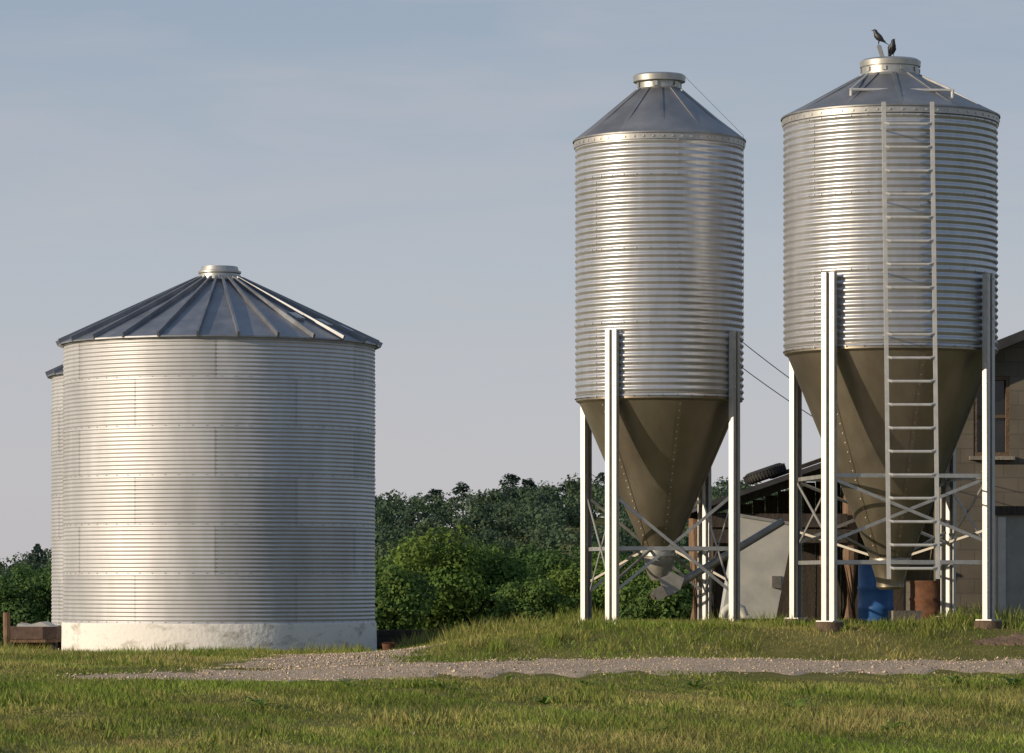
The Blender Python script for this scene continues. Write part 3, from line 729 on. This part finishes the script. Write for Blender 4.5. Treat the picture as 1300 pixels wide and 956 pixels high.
for (c, d) in [((wx0+.025, .06, (wz0+wz1)/2), (.05, .1, wz1-wz0)), ((wx1-.025, .06, (wz0+wz1)/2), (.05, .1, wz1-wz0)), (((wx0+wx1)/2, .06, wz1-.025), (wx1-wx0-.1, .1, .05)), (((wx0+wx1)/2, .06, wz0+.025), (wx1-wx0-.1, .1, .05)), (((wx0+wx1)/2, .07, (wz0+wz1)/2), (wx1-wx0-.1, .05, .045))]: wn.box(c, d)
win = wn.build('window', M['footing'], t)
MB().box(((wx0+wx1)/2, .11, (wz0+wz1)/2), (wx1-wx0-.08, .01, wz1-wz0-.08)).build('pane', M['pane'], win)
MB().box(((wx0+wx1)/2, -.03, wz0-.03), (wx1-wx0+.12, .14, .05)).build('sill', M['concrete'], win)

# lean-to
sz = gz(4.4, 50.5)
t = thing('lean_to_shed', 'dark open lean-to shed between the feed bins against the barn', 'shed', (2.9, 49.9, sz))
zr = lambda x: 2.66-sz+x*.345
for (x, y) in [(-.12, .1), (1.86, .1), (-.12, 3.9), (1.86, 3.9)]:
    q = MB(); q.path([(x, y, gz(2.9+x, 49.9+y)-sz-.1), (x+.015, y, 1.0), (x, y, zr(x)-.1)], [.115, .11, .10], 9); q.build('post', M['wood'], t, smooth=True)
rf = MB(); rf.prism([(-.30, zr(-.30)), (3.05, zr(3.05)), (3.05, zr(3.05)+.05), (-.30, zr(-.30)+.05)], -.3, 4.3)
for k in range(11): rf.bar((-.30, -.2+k*.43, zr(-.30)+.06), (3.04, -.2+k*.43, zr(3.04)+.06), .05, .03)
rf.build('roof', M['darkroof'], t)
for y in (.1, 3.9): MB().bar((-.2, y, zr(-.2)-.06), (3.03, y, zr(3.03)-.06), .06, .12).build('rafter', M['darkwood'], t)
bw = MB()
for k in range(16):
    x = .0+k*.192; bw.box((x+.09, 4.08+random.uniform(-.008, .008), (zr(x)-.12)/2-.1), (.184, .03, zr(x)-.12+.2))
bw.build('back_wall', M['darkwood'], t)
for k, zz in enumerate((1.30, 1.52)): MB().box((.87, -.04-.005*k, zz), (1.9, .03, .19)).build('rail_board', M['darkwood'], t)
# tyre on its roof
ty = MB(); prof = []
for k in range(16):
    a_ = 2*PI*k/16; prof.append((.215+.085*math.cos(a_)*1.1, .085*math.sin(a_)))
ty.lathe(prof, 40, closed=True)
for k in range(40):
    a_ = 2*PI*k/40; ty.box((.302*math.cos(a_), .302*math.sin(a_), 0), (.018, .022, .11), Matrix.Rotation(a_, 3, 'Z'))
o = ty.build('old_tyre', M['rubber'], smooth=True); tag(o, 'old black tyre lying on the lean-to shed roof', 'tyre')
th_ = math.atan(.345); xt = 3.62-2.9; o.rotation_euler = (0, -th_, 0); o.location = (3.62-.12*math.sin(th_), 50.2, sz+zr(xt)+.05+.11+.02)
for i, (x, y, a_, L_) in enumerate([(4.05, 50.3, .2, .8), (4.15, 50.7, -.15, .9)]):
    pl = MB().box((0, 0, .03), (L_, .16, .05)).build('roof_plank', M['darkwood']); pl.rotation_euler = (0, -th_, a_); pl.location = (x, y, sz+zr(x-2.9)+.085)
    tag(pl, ['front dark plank lying on the lean-to roof right of the tyre', 'rear dark plank lying on the lean-to roof right of the tyre'][i], 'plank', 'planks on the lean-to roof')

# grey feed cart
gzc = gz(3.3, 48.3); t = thing('feed_cart', 'light grey slant-sided metal feed cart in front of the lean-to shed', 'cart', (3.28, 48.4, gzc))
b = MB()
bot = [(-.44, -.3, .12), (.30, -.3, .12), (.30, .3, .12), (-.44, .3, .12)]; top = [(-.20, -.45, 1.52), (.54, -.45, 1.40), (.54, .45, 1.40), (-.20, .45, 1.52)]
b.add(bot+top, [(0,1,5,4), (1,2,6,5), (2,3,7,6), (3,0,4,7), (3,2,1,0)]); b.build('body', M['cart'], t)
rm = MB()
for i in range(4): rm.bar(top[i], top[(i+1) % 4], .05, .04)
rm.build('rim', M['galv'], t)
for s_ in (-1, 1): q = MB(); q.bar((-.48, .24*s_, .03), (.44, .24*s_, .03), .07, .07); q.bar((-.30, .24*s_, .05), (-.30, .24*s_, .14), .05, .05); q.bar((.22, .24*s_, .05), (.22, .24*s_, .14), .05, .05); q.build('skid', M['rust'], t)
q = MB(); q.box((.30, -.40, .62), (.12, .08, .16)); q.build('latch', M['dullsteel'], t)
# white bent pipe
x, y = 2.83, 47.6; o = MB().path([(0,0,.0), (0,0,.14), (.02,0,.22), (.08,0,.28), (.16,0,.30), (.26,0,.26), (.30,0,.16)], .055, 12).build('bent_pipe', M['pvc'], smooth=True)
o.location = (x, y, gz(x, y)-.01); tag(o, 'short bent white pipe on the ground beside the grey feed cart', 'pipe')

# barrels, blocks
def barrel(name, X, Y, m, label, h=.88, r_=.29):
    t = thing(name, label, 'barrel', (X, Y, gz(X, Y)-.01)); b = MB(); p = [(0, 0), (r_*.95, 0), (r_, .03)]
    for zc_ in (.3, .6): p += [(r_, h*zc_-.03), (r_+.014, h*zc_), (r_, h*zc_+.03)]
    p += [(r_, h-.05), (r_+.008, h-.02), (r_+.006, h), (r_-.02, h), (r_-.025, h-.02), (0, h-.02)]
    b.lathe(p, 40); b.build('drum', m, t, smooth=True, angle=50)
    q = MB(); q.lathe([(.03, 0), (.03, .015), (0, .017)], 14, (.15, 0, h-.02)); q.build('bung', M['rubber'], t, smooth=True)
barrel('plastic_barrel', 4.74, 46.2, M['blue'], 'blue plastic barrel standing behind the right feed bin', .86, .23)
barrel('rusty_drum', 5.36, 45.5, M['rust'], 'rusty brown steel drum right of the blue barrel', .60, .25)
def cblock(X, Y, z, rz, label):
    b = MB()
    for s_ in (-1, 1): b.box((0, .08*s_, .095), (.39, .035, .19))
    for x in (-.178, 0, .178): b.box((x, 0, .095), (.034, .124, .19))
    o = b.build('concrete_block', M['concrete']); o.location = (X, Y, z); o.rotation_euler = (0, 0, rz); tag(o, label, 'block')
cblock(4.98, 44.9, gz(4.98, 44.9)-.005, .25, 'concrete block on the ground between the blue barrel and the rusty drum')
# low pale wall at the right edge
X, Y = 6.47, 47.2; zg = gz(7, Y); t = thing('low_wall', 'pale grey low wall with a dark cap at the right edge in front of the barn', 'wall', (X, Y, zg))
MB().box((1.2, .09, .70), (2.4, .18, 1.6)).build('panel', M['palewall'], t)
MB().box((1.2, .09, 1.565), (2.46, .26, .12)).build('cap', M['darkwood'], t)
MB().box((.05, -.02, .73), (.10, .03, 1.5)).build('corner_trim', M['galv'], t)

# ------------------------------------------------------------------ left clutter
for px, Y, h_, lab in [(8, 62, .80, 'weathered wooden fence post at the left edge beside the wagon'), (30, 66, .70, 'second wooden fence post, just behind the wagon at far left')]:
    X = (px-650)*Y/F; o = MB().path([(0,0,-.1), (.01,0,h_*.5), (0,.01,h_)], [.07, .065, .06], 9).build('fence_post', M['wood'], smooth=True); o.location = (X, Y, gz(X, Y)); tag(o, lab, 'post')
X, Y = -8.45, 63.2; t = thing('farm_wagon', 'low rust-brown farm wagon parked left of the grain bin', 'wagon', (X, Y, gz(X, Y)))
b = MB(); b.box((0, 0, .34), (.86, 1.7, .06)); b.build('bed', M['wood'], t)
for (c, d) in [((-.43, 0, .48), (.03, 1.7, .22)), ((.43, 0, .48), (.03, 1.7, .22)), ((0, -.85, .48), (.83, .03, .22)), ((0, .85, .48), (.83, .03, .22))]: MB().box(c, d).build('side_board', M['rustred'], t)
for sx in (-1, 1):
    for sy in (-1, 1):
        w_ = MB(); w_.lathe([(.09, -.05), (.17, -.05), (.19, -.02), (.19, .02), (.17, .05), (.09, .05)], 24, closed=True); wo = w_.build('tyre', M['rubber'], t, smooth=True)
        wo.location = (.36*sx, .6*sy, .19); wo.rotation_euler = (0, PI/2, 0)
        rm = MB(); rm.lathe([(0, -.03), (.088, -.03), (.088, .03), (0, .03)], 20); rm.build('rim', M['rust'], wo, smooth=True)
for sy in (-1, 1): MB().bar((-.4, .6*sy, .24), (.4, .6*sy, .24), .05, .12).build('axle', M['rust'], t)
o = MB().prism([(-.4, 0), (.4, 0), (.36, .18), (.1, .30), (-.15, .24), (-.30, .27)], -.5, .5).build('feed_sack', M['cart']); o.location = (X+.02, Y-.1, gz(X, Y)+.37); tag(o, 'pale sack lying in the rust-brown wagon', 'sack')
for i in range(5):
    X, Y = -2.3+random.uniform(-.05, .05), 64.4; z_ = gz(-2.3, 64.4)
    o = MB().box((0, 0, .05), (1.5, .24, .10)).build('stacked_board', M['darkwood']); o.location = (X, Y+random.uniform(-.03, .03), z_+.0+i*.101); o.rotation_euler = (0, 0, random.uniform(-.06, .06))
    tag(o, 'dark weathered beam, number %s from the ground, in the stack behind the grain bin' % ['one', 'two', 'three', 'four', 'five'][i], 'beam', 'beams stacked behind the grain bin')
X, Y = -2.04, 58.6; t = thing('rusty_bucket', 'rusty bucket in the weeds right of the grain bin foundation', 'bucket', (X, Y, gz(X, Y)-.01))
b = MB(); b.lathe([(0, 0), (.08, 0), (.11, .20), (.12, .21), (.105, .20), (.075, .01)], 24); b.build('pail', M['rust'], t, smooth=True)
MB().path([(.11*math.cos(a_), .0, .20+.03*math.sin(a_)) for a_ in np.linspace(0, PI, 12)], .005, 6).build('handle', M['rust'], t)
